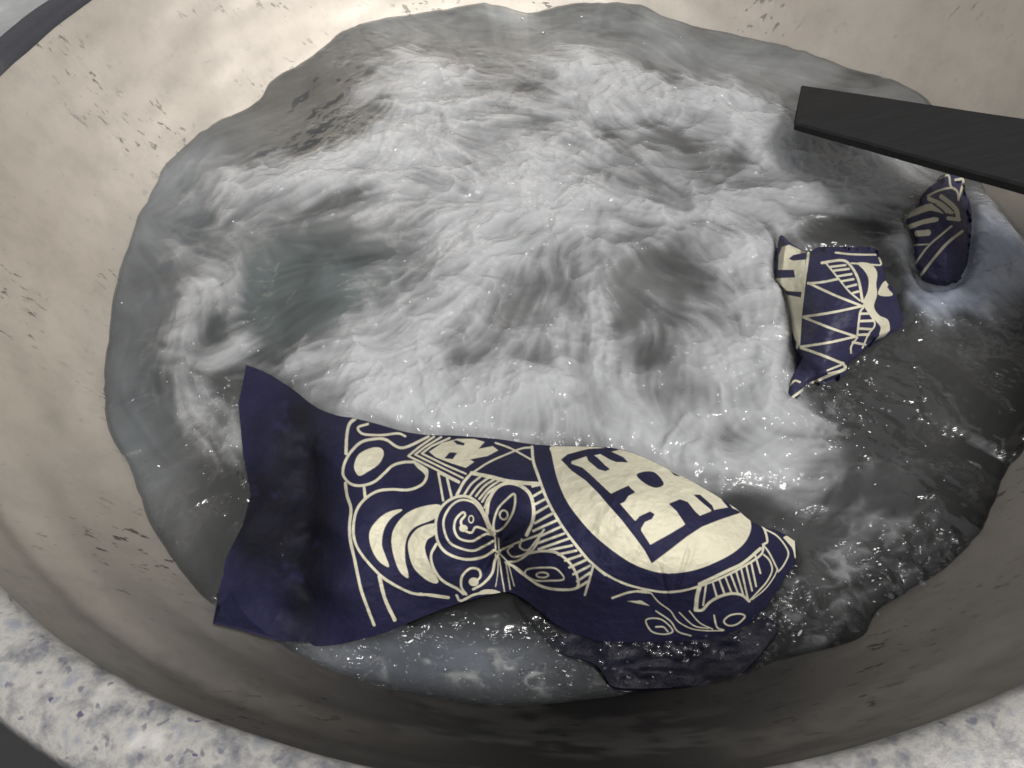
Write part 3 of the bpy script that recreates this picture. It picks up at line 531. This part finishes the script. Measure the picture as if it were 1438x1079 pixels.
# --- foam cover, in the plane of the water: traced patches, drawn out along the flow
G = 860; gs = np.linspace(-.335, .335, G); GX, GY = np.meshgrid(gs, gs); GP = proj(np.stack([GX, GY, 0*GX], -1))
FOAM = [(520, 582, 70, 22, 10, .3), (650, 600, 80, 20, 5, .3), (760, 612, 70, 20, 0, .3), (900, 625, 70, 24, 15, .3), (1260, 560, 120, 50, -20, .10), (1340, 500, 90, 30, -10, .12), (1250, 640, 60, 26, 20, .14), (1330, 680, 60, 60, -40, .12), (1160, 900, 60, 18, -15, .25), (1240, 820, 40, 24, -40, .25), (690, 350, 430, 220, 0, .31), (840, 210, 160, 80, 0, .14), (610, 125, 75, 38, 10, .8), (565, 195, 45, 80, 25, .8), (480, 235, 110, 38, -10, .8), (400, 262, 80, 34, -10, .55), (300, 275, 60, 30, -20, .35), (660, 235, 120, 90, 0, .55), (720, 275, 90, 34, 10, .45), (810, 98, 52, 30, 0, .8), (850, 145, 60, 32, 0, .5), (930, 370, 90, 50, 0, .12), (955, 140, 110, 28, 8, .75), (1050, 165, 70, 40, 25, .8), (1110, 220, 90, 45, 15, .8), (1190, 235, 80, 40, 15, .75), (1235, 255, 50, 50, 0, .6), (1070, 290, 120, 40, 0, .65), (1170, 285, 70, 35, 0, .5), (890, 215, 110, 60, 0, .28), (900, 295, 110, 34, 0, .5), (790, 315, 90, 40, 0, .5), (650, 330, 90, 45, 0, .5),
        (290, 395, 48, 46, 0, .55), (262, 455, 32, 40, 0, .5), (330, 440, 26, 60, -10, .35), (345, 490, 60, 22, -10, .5), (290, 580, 40, 50, -20, .30), (320, 630, 30, 30, 0, .3), (235, 520, 26, 60, 0, .2), (245, 330, 26, 46, 20, .3), (310, 300, 30, 30, 0, .3),
        (560, 545, 130, 45, 12, .75), (470, 505, 90, 26, -8, .7), (580, 470, 110, 55, -30, .45), (640, 420, 90, 60, -30, .45), (700, 560, 150, 50, 0, .5), (760, 480, 60, 80, 0, .38), (850, 540, 90, 60, 0, .6), (830, 430, 40, 80, 0, .4), (920, 600, 90, 40, 10, .65), (1010, 655, 120, 34, 8, .7), (1100, 650, 62, 36, 0, .55), (1030, 540, 60, 80, 0, .7), (1085, 430, 40, 80, 0, .7), (1060, 360, 60, 50, 0, .6), (1090, 580, 50, 34, 0, .6), (980, 350, 60, 34, 0, .3), (700, 370, 70, 50, 0, .35), (620, 600, 110, 26, 8, .45), (960, 480, 50, 50, 0, .25),
        (1230, 735, 80, 30, -8, .50), (1195, 790, 50, 46, -50, .42), (1150, 845, 40, 24, 0, .25), (1290, 760, 60, 30, -10, .2), (1130, 700, 40, 26, 0, .2), (1395, 350, 52, 60, 10, 1.5), (1325, 426, 76, 26, 0, 1.1), (1420, 380, 40, 30, 0, .8), (1270, 345, 24, 60, 0, .6), (1380, 390, 50, 22, 0, .5), (1150, 345, 30, 16, 0, .2),
        (385, 390, 20, 42, 20, -.34), (425, 458, 46, 16, -35, -.50), (375, 445, 18, 30, 0, -.40), (470, 395, 46, 14, -30, -.16), (930, 368, 40, 16, 0, -.34), (950, 440, 24, 30, 0, -.2), (900, 500, 26, 30, 0, -.2), (820, 340, 30, 20, 0, -.2), (1190, 325, 46, 18, 0, -.5), (1015, 622, 36, 22, 0, -.6), (705, 440, 34, 40, 0, -.28), (1040, 210, 16, 36, 20, -.4), (750, 300, 34, 12, 0, -.3), (905, 200, 60, 22, 0, -.15), (640, 545, 26, 12, -40, -.2), (880, 440, 22, 40, 0, -.3), (1130, 130, 60, 22, 20, -.3), (738, 432, 22, 42, 20, -.34), (640, 492, 16, 30, 10, -.30), (815, 505, 18, 40, 0, -.28), (920, 400, 60, 18, 10, -.22), (985, 545, 18, 30, 0, -.24), (715, 602, 70, 12, 5, -.34), (690, 330, 40, 14, -20, -.2), (560, 330, 40, 16, -30, -.22), (1060, 330, 40, 12, 0, -.25), (830, 250, 50, 16, 10, -.2), (470, 330, 40, 14, -20, -.2), (240, 420, 16, 40, 0, -.2), (330, 310, 40, 10, -20, -.25)]
D0 = blobs(FOAM, *GP)
FLOW = [(480, 510, 1, -.35), (560, 470, 1, -.6), (420, 440, 1, -.7), (600, 560, .6, .6), (700, 580, .05, 1), (800, 560, .1, 1), (870, 480, .15, 1), (900, 620, .8, .5), (1000, 660, 1, .2), (1100, 640, .6, .5), (960, 560, .5, .8), (1030, 480, .3, 1), (1090, 400, .1, 1), (560, 190, .7, -.9), (480, 240, 1, -.25), (380, 270, 1, -.4), (620, 130, 1, .2), (680, 240, 1, .5), (800, 280, 1, .1), (850, 150, .8, .4), (960, 150, 1, .3), (1080, 200, .8, .6), (1180, 280, .8, .5), (1250, 250, 1, .4), (900, 300, 1, -.1), (700, 360, .8, -.3), (650, 430, .7, -.5), (760, 420, .2, -1), (950, 400, .6, .6), (300, 400, .7, .7), (270, 460, .2, 1), (340, 480, 1, -.2), (300, 590, .6, .9), (1230, 740, 1, -.35), (1180, 800, .5, -.9), (1250, 800, .7, -.7), (1380, 350, .8, .6), (850, 60, 1, .1), (400, 160, .8, -.6), (1000, 260, 1, .1), (200, 450, .1, 1), (1380, 600, .3, -1), (600, 940, 1, .1)]
A0 = unproj([f[0] for f in FLOW], [f[1] for f in FLOW], np.zeros(len(FLOW)))[:, :2]
A1 = unproj([f[0]+4*f[2] for f in FLOW], [f[1]+4*f[3] for f in FLOW], np.zeros(len(FLOW)))[:, :2]
fd = A1-A0; fd /= np.hypot(*fd.T)[:, None]
c2, s2 = fd[:, 0]**2-fd[:, 1]**2, 2*fd[:, 0]*fd[:, 1]
wsum = cc = ss = 0
for (x, y), c_, s_ in zip(A0, c2, s2):
    w = 1/((GX-x)**2+(GY-y)**2+1e-4)**1.6; cc, ss, wsum = cc+w*c_, ss+w*s_, wsum+w
ang = .5*np.arctan2(ss, cc)+2.6*(fbm(GX*16+4, GY*16, 3)-.5)
DX, DY = np.cos(ang), np.sin(ang)
def samp(a, i, j):
    i = np.clip(i, 0, G-1.001); j = np.clip(j, 0, G-1.001); i0, j0 = i.astype(int), j.astype(int); fi, fj = i-i0, j-j0
    return (a[j0, i0]*(1-fi)+a[j0, i0+1]*fi)*(1-fj)+(a[j0+1, i0]*(1-fi)+a[j0+1, i0+1]*fi)*fj
def lic(src, n, step=1.):
    I, J = np.meshgrid(np.arange(G, dtype=float), np.arange(G, dtype=float)); acc = src.copy(); tot = 1.
    for sg in (1, -1):
        i, j, px_, py_ = I.copy(), J.copy(), sg*DX, sg*DY
        for k in range(n):
            i = i+px_*step; j = j+py_*step; w = 1-k/n
            acc = acc+w*samp(src, i, j); tot += w
            dx, dy = samp(DX, i, j), samp(DY, i, j); s = np.sign(dx*px_+dy*py_); s[s == 0] = 1; px_, py_ = dx*s, dy*s
    return acc/tot
def norm(a): return (a-a.mean())/a.std()
n1 = norm(lic(vnoise(GX*260, GY*260)*.6+vnoise(GX*520+9, GY*520)*.5, 22))
n2 = norm(lic(fbm(GX*52+3, GY*52, 4), 34))
wx, wy = .035*(fbm(GX*16+5, GY*16, 3)-.5), .035*(fbm(GX*16, GY*16+8, 3)-.5)
n3 = norm(fbm((GX+wx)*24, (GY+wy)*24, 4)); n4 = norm(fbm((GX+wx)*70+9, (GY+wy)*70, 4))
rid = 1-np.abs(2*fbm((GX+.9*wx)*34+2, (GY+.9*wy)*34, 4)-1); rid = norm(rid**2.2)
gate = sstep(.0, .30, D0)
DENS = np.clip(D0*.80+gate*(.048*n1+.090*n2+.070*n3+.030*n4+.060*rid+.12*norm(fbm((GX+wx)*11+4, (GY+wy)*11+6, 2))), 0, 1.4)
curl = np.clip(blobs([(640, 935, 240, 44, 3, 1.3), (1180, 810, 130, 80, -25, .7), (1120, 880, 60, 40, 0, .8), (1240, 640, 120, 70, 10, .35), (300, 600, 60, 110, 0, .35), (1170, 580, 70, 40, 0, .4)], *GP), 0, 1)
DENS = DENS+curl*(.32+.16*np.clip(blobs([(640, 935, 240, 44, 3, 1.2)], *GP), 0, 1))*np.clip(.7*norm(1-np.abs(2*fbm((GX+.5*wx)*95+7, (GY+.5*wy)*120, 3)-1))+.5*n4-.25, 0, 1.6)  # pale foam curls, partly in place of silvery glints at the front
DENS = 1.02*(1-np.exp(-1.35*DENS))
_in = np.zeros(GX.shape)
for pl in (np.vstack([catmull(TOP), catmull(BOT)[::-1], LEFT_EDGE]), catmull(FLAP, 6, True)):
    k_ = inpoly(*GP, pl).astype(float)
    for _ in range(12): k_ = (k_+np.roll(k_, 1, 0)+np.roll(k_, -1, 0)+np.roll(k_, 1, 1)+np.roll(k_, -1, 1))/5
    _in = np.maximum(_in, sstep(.6, .95, k_))
DENS *= 1-_in; D0 = D0*(1-_in)
def on_water(a): return samp(a, (XW+.335)/.67*(G-1), (YW+.335)/.67*(G-1))
dn = on_water(DENS); d0 = on_water(np.clip(D0, 0, 1))
# --- cloth proximity keeps the waves off the cloth
main_poly = np.vstack([catmull(TOP), catmull(BOT)[::-1], LEFT_EDGE])
def near_poly(poly, m):
    s = np.zeros(GX.shape); k = inpoly(GP[0], GP[1], poly).astype(float)
    for _ in range(m): k = (k+np.roll(k, 1, 0)+np.roll(k, -1, 0)+np.roll(k, 1, 1)+np.roll(k, -1, 1))/5
    return np.clip(k*2, 0, 1)
calm = np.zeros(GX.shape)
for pl in (main_poly, catmull(PATCH_Z, 6, True), catmull(PATCH_Q, 6, True), catmull(FLAP, 6, True)): calm = np.maximum(calm, near_poly(pl, 40))
cl = on_water(calm); grain = on_water(n1)
crest = on_water(rid); lump = on_water(.6*n3+.4*n4); fine = on_water(.6*n1+.4*n2)
wz = zE[None]*rho**5*(1-.9*cl*(rho < .9))-.003*on_water(_in)+(1-cl)*(.0045*d0+.0010*lump*(.4+d0)+.0006*crest*np.clip(d0*1.5, 0, 1)+.00006*fine*np.clip(d0*1.5, 0, 1))-.0012*cl
wz = np.where(rho > .97, wz*(1-sstep(.97, 1., rho))+zE[None]*sstep(.97, 1., rho), wz)
# --- colour of the water itself: aerated grey at the back, dye-dark at the right, bluish at the front
MILK = [(760, 45, 440, 70, 4, .11), (250, 260, 100, 170, 30, .05), (180, 560, 70, 240, 0, .035), (230, 700, 60, 120, -25, .05), (640, 350, 420, 220, 0, .12), (1180, 180, 200, 90, 10, .09), (640, 930, 240, 46, 4, .085), (470, 920, 60, 30, 0, .05), (1150, 800, 170, 100, -30, .035), (1350, 440, 90, 60, 0, .04), (1330, 620, 120, 160, 0, .012)]
milk = np.array(1.)*np.clip(blobs(MILK, PXw, PYw), 0, .26)*np.clip(1+.20*on_water(n3)+.12*on_water(n2)+.06*grain, .3, 2)+.026
teal = np.clip(blobs([(410, 410, 80, 80, 0, 1), (500, 400, 90, 60, 0, .8), (340, 450, 60, 60, 0, .8)], PXw, PYw), 0, 1)
blue = np.clip(blobs([(620, 930, 220, 60, 0, 1), (1380, 360, 90, 80, 0, 1)], PXw, PYw), 0, 1)
tone = milk[..., None]*(np.array([1., 1.0, .98])-teal[..., None]*np.array([.16, .03, .03])+blue[..., None]*np.array([-.12, -.02, .14])+np.clip(blobs([(760, 30, 470, 60, 4, 1), (250, 260, 100, 170, 30, 1), (180, 560, 70, 240, 0, 1)], PXw, PYw), 0, 1)[..., None]*np.array([-.10, -.02, .05]))
rip = np.clip(.14+.9*np.clip(blobs([(620, 930, 280, 60, 3, 1.9), (1200, 640, 200, 180, 0, .35), (1000, 930, 160, 60, -10, .8), (280, 560, 90, 200, 0, .5), (1150, 820, 120, 80, 0, .6), (1150, 560, 80, 60, 0, .8), (370, 760, 60, 90, 0, .5)], PXw, PYw), 0, 1.2)+.4*d0, 0, 1.5)*(1-.85*np.clip(blobs([(760, 30, 470, 56, 4, 1.2), (330, 170, 120, 60, -40, 1), (200, 330, 40, 140, 20, 1)], PXw, PYw), 0, 1))*(.12+1.15*sstep(-.2, 1.2, lump+.4*crest)+1.0*np.clip(blobs([(640, 935, 240, 46, 3, 1.2), (980, 930, 110, 30, -4, .8), (1110, 850, 50, 60, 0, .8)], PXw, PYw), 0, 1))
depth = np.clip((wall_r(zE)[None]-RW), 0, None)*1.5
clear = np.exp(-depth/.0020)*.8
cm = inpoly(PXw, PYw, main_poly); zc = rbf(Hpts, PXw[cm], PYw[cm]); clear[cm] = np.maximum(clear[cm], .9*np.exp(-np.clip(wz[cm]-zc, 0, None)/.0022))
cm = inpoly(PXw, PYw, catmull(FLAP, 6, True)); clear[cm] = np.maximum(clear[cm], .8*sstep(.30, .95, on_water(near_poly(catmull(FLAP, 6, True), 14)*.5))[cm])
Vw = np.stack([XW, YW, wz], -1)
fw_ = grid_faces(NR, NT_, True)
tag(mesh_obj("water", Vw, fw_, mat_water(), None, {"tone": tone.reshape(-1, 3), "ripple": rip.ravel(), "grain": grain.ravel(), "clear": clear.ravel()}), "dark grey boiling water filling the pot", kind="structure")

# --- foam
cover = np.clip(.94*sstep(.06, .80, dn), 0, .94)*(1-sstep(.985, 1., rho))
ft = np.clip(.23+.23*dn+.012*fine+.012*crest, .22, .60)
bl = np.clip(blobs([(1385, 355, 70, 60, 0, 1), (1320, 425, 70, 30, 0, 1)], PXw, PYw), 0, 1)
ftone = ft[..., None]*(np.array([.975, .99, 1.0])+bl[..., None]*np.array([.05, .14, .36]))
keep = (cover.ravel()[fw_].max(1) > .015)
used = np.unique(fw_[keep]); remap = np.full(NR*NT_, -1); remap[used] = np.arange(len(used))
Vf = Vw.copy(); Vf[..., 2] += .0008+.0016*np.clip(dn, 0, 1)+.00022*np.clip(fine, -2, 2)*cover
sp = np.clip(.16+.75*sstep(.1, 1.5, .6*lump+.6*crest), .03, 1.3)*(.25+.75*np.clip(cover, 0, 1))*1.9
tag(mesh_obj("foam", Vf.reshape(-1, 3)[used], remap[fw_[keep]], mat_foam(), None, {"tone": ftone.reshape(-1, 3)[used], "cover": cover.ravel()[used], "ripple": sp.ravel()[used], "grain": grain.ravel()[used]}), "white streaked foam churning over the boiling water", kind="stuff")

# --- bubbles
random.seed(4)
import bmesh
bmb = bmesh.new(); bmesh.ops.create_icosphere(bmb, subdivisions=2, radius=1)
bv = np.array([v.co[:] for v in bmb.verts]); bf = np.array([[v.index for v in f.verts] for f in bmb.faces]); bmb.free()
spots = [(700, 950, 160, 22, 90), (560, 930, 90, 26, 60), (860, 900, 14, 14, 10), (940, 910, 60, 14, 70), (1055, 862, 14, 10, 26), (1095, 870, 30, 24, 40), (1130, 835, 40, 30, 40), (1190, 590, 60, 24, 40), (300, 560, 60, 60, 40), (340, 690, 30, 20, 16), (440, 915, 30, 8, 16), (1105, 800, 14, 20, 20), (370, 780, 30, 40, 12), (1150, 530, 30, 40, 24), (1250, 820, 60, 40, 16), (760, 890, 40, 20, 30)]
BV, BF, nb = [], [], 0
for (x, y, sx, sy, n_) in spots:
    for _ in range(n_):
        px, py = random.gauss(x, sx*.6), random.gauss(y, sy*.6); r = .0006+.0013*random.random()**3
        c = unproj(px, py, .0008)
        BV.append(bv*r*np.array([1, 1, .8])+c); BF.append(bf+nb*len(bv)); nb += 1
tag(mesh_obj("bubbles", np.vstack(BV), np.vstack(BF), mat_bubble()), "small clear bubbles scattered on the water round the cloth", kind="stuff")

# --- painted glints: tiny white flecks in place of sparkle, lying along the flow
frng = np.random.default_rng(11)
def flecks(n_, dens, rmin, rmax, long_):
    out = []
    k = n_*14
    i, j = frng.random(k)*(G-1), frng.random(k)*(G-1)
    ok = frng.random(k) < samp(dens, i, j); i, j = i[ok][:n_], j[ok][:n_]
    a = np.arctan2(samp(DY, i, j), samp(DX, i, j))+frng.normal(size=len(i))*.45
    r = rmin+(rmax-rmin)*frng.random(len(i))**3; el = 1+(long_-1)*frng.random(len(i))**1.5
    x, y = i/(G-1)*.67-.335, j/(G-1)*.67-.335
    return x, y, a, r, el
cl_ = sstep(.55, .72, fbm(GX*42+3, GY*42, 4))*(.25+sstep(.45, .7, fbm(GX*120, GY*120+7, 2)))
strip = np.clip(blobs([(640, 935, 230, 44, 3, 2.6), (440, 915, 60, 14, 5, 1), (860, 905, 40, 14, 0, .6), (980, 905, 80, 16, -4, .9), (1075, 905, 30, 26, 0, 1), (1110, 850, 50, 60, 0, 1.), (1200, 780, 130, 80, -20, .9), (1180, 590, 110, 70, 0, .55), (1330, 480, 120, 60, 0, .25), (1300, 640, 100, 60, 0, .35), (300, 600, 80, 100, 0, .8), (350, 760, 50, 70, 0, .5), (1260, 830, 70, 30, -20, .9), (1330, 430, 80, 30, 0, .5), (350, 150, 120, 30, -30, .15), (640, 60, 260, 26, 0, .15)], *GP), 0, 2)
on_cloth = inpoly(*GP, main_poly) | inpoly(*GP, catmull(PATCH_Z, 6, True)) | inpoly(*GP, catmull(PATCH_Q, 6, True))
inside = (np.hypot(GX, GY) < .292)*(1-on_cloth)
sets = [flecks(800, strip*inside*np.clip(cl_*1.6+.05, 0, 1), .00022, .0007, 3.5), flecks(220, np.clip(D0, 0, 1)*inside*np.clip(cl_*1.2, 0, 1)**1.5, .00022, .00062, 4.5)]
bmb = bmesh.new(); bmesh.ops.create_icosphere(bmb, subdivisions=1, radius=1)
iv = np.array([v.co[:] for v in bmb.verts]); if_ = np.array([[v.index for v in f.verts] for f in bmb.faces]); bmb.free()
x, y, a, r, el = [np.concatenate(q_) for q_ in zip(*sets)]
rr, tq = np.hypot(x, y), np.arctan2(y, x); rw = wall_r(np.interp(tq, tt, zE))
ri = np.clip((np.clip(rr/rw, 0, 1)**(1/.9))*(NR-1), 0, NR-1).astype(int); ti = ((tq+np.pi)/(2*np.pi)*NT_).astype(int) % NT_
zf = Vf[ri, ti, 2]
fpx, fpy = proj(np.stack([x, y, 0*x], -1)); zf = np.where(inpoly(fpx, fpy, catmull(FLAP, 6, True)), np.maximum(zf, .0045), zf)
lx_ = iv[None, :, 0]*(r*el)[:, None]; ly_ = iv[None, :, 1]*r[:, None]
FVx = x[:, None]+lx_*np.cos(a)[:, None]-ly_*np.sin(a)[:, None]; FVy = y[:, None]+lx_*np.sin(a)[:, None]+ly_*np.cos(a)[:, None]
FVz = zf[:, None]+.0002+iv[None, :, 2]*(r*.8)[:, None]
FV = np.stack([FVx, FVy, FVz], -1).reshape(-1, 3); FF = (if_[None]+(np.arange(len(x))*len(iv))[:, None, None]).reshape(-1, 3)
def mat_glint():
    m = NT("white_glint"); m.p(Base_Color=(.86, .86, .85, 1), Roughness=.12, Specular_IOR_Level=.8); return m.m
tag(mesh_obj("glint_flecks", FV, FF, mat_glint()), "tiny white flecks standing in for glints on water and foam", kind="stuff")

# ------------------------------------------------------------------ paddle
pc = lambda x, y, z: unproj(x, y, z)
A, B = pc(1120, 150, .030), pc(1438, 218, .080)
ax = (B-A)/np.linalg.norm(B-A); side = np.cross(np.array([0, 0, 1.]), ax); side /= np.linalg.norm(side); nrm = np.cross(ax, side)
def on_plane(x, y):
    d = FW+RT*(x-719)/F_PX-UP*(y-539.5)/F_PX; return CAM+d*(((A-CAM)@nrm)/(d@nrm))
q = [on_plane(*p) for p in ((1126, 119), (1438, 166), (1438, 260), (1114, 172))]
loc = lambda P_: ((P_-A)@ax, (P_-A)@side)
(l0, s0), (l1, s1), (l2, s2_), (l3, s3) = map(loc, q)
LEN = .42
up_ = lambda l: s0+(s1-s0)*(l-l0)/(l1-l0); dn_ = lambda l: s3+(s2_-s3)*(l-l3)/(l2-l3)
bm = bmesh.new(); rows = []
ls = [0]+list(np.linspace(.02, .98, 30))+[1]
for k, f in enumerate(ls):
    la, lb = l0+(LEN-l0)*f, l3+(LEN-l3)*f
    a, b = min(up_(la), .034) if f > .6 else up_(la), max(dn_(lb), -.034) if f > .6 else dn_(lb)
    a, b = up_(la), dn_(lb)
    if f > .5: a, b = a+(up_(.21)-a)*sstep(.5, .8, f), b+(dn_(.21)-b)*sstep(.5, .8, f)
    wob = .0005*(vnoise(np.array(f*20.), np.array(3.))-.5)
    e = .0012
    ring = [(la, a-e, 0), (la, a, -e), (la, a, -.005), (la, a-e, -.006), (lb, b+e, -.006), (lb, b, -.005), (lb, b, -e), (lb, b+e, 0)]
    rows.append([bm.verts.new(tuple(l*ax+(s+wob)*side+h*nrm)) for l, s, h in ring])
for r0, r1 in zip(rows[:-1], rows[1:]):
    for i in range(8): bm.faces.new((r0[i], r0[(i+1) % 8], r1[(i+1) % 8], r1[i]))
bm.faces.new(rows[0][::-1]); bm.faces.new(rows[-1])
bmesh.ops.recalc_face_normals(bm, faces=bm.faces)
be = [e for e in bm.edges if all(v in rows[0] for v in e.verts)]
bmesh.ops.bevel(bm, geom=be, offset=.001, segments=2, affect='EDGES')
me = bpy.data.meshes.new("stirring_paddle"); bm.to_mesh(me); bm.free(); me.materials.append(mat_paddle())
pad = bpy.data.objects.new("stirring_paddle", me); pad.location = tuple(A); S.collection.objects.link(pad)
tag(pad, "flat black wooden stirring paddle reaching over the pot from the right", "paddle")
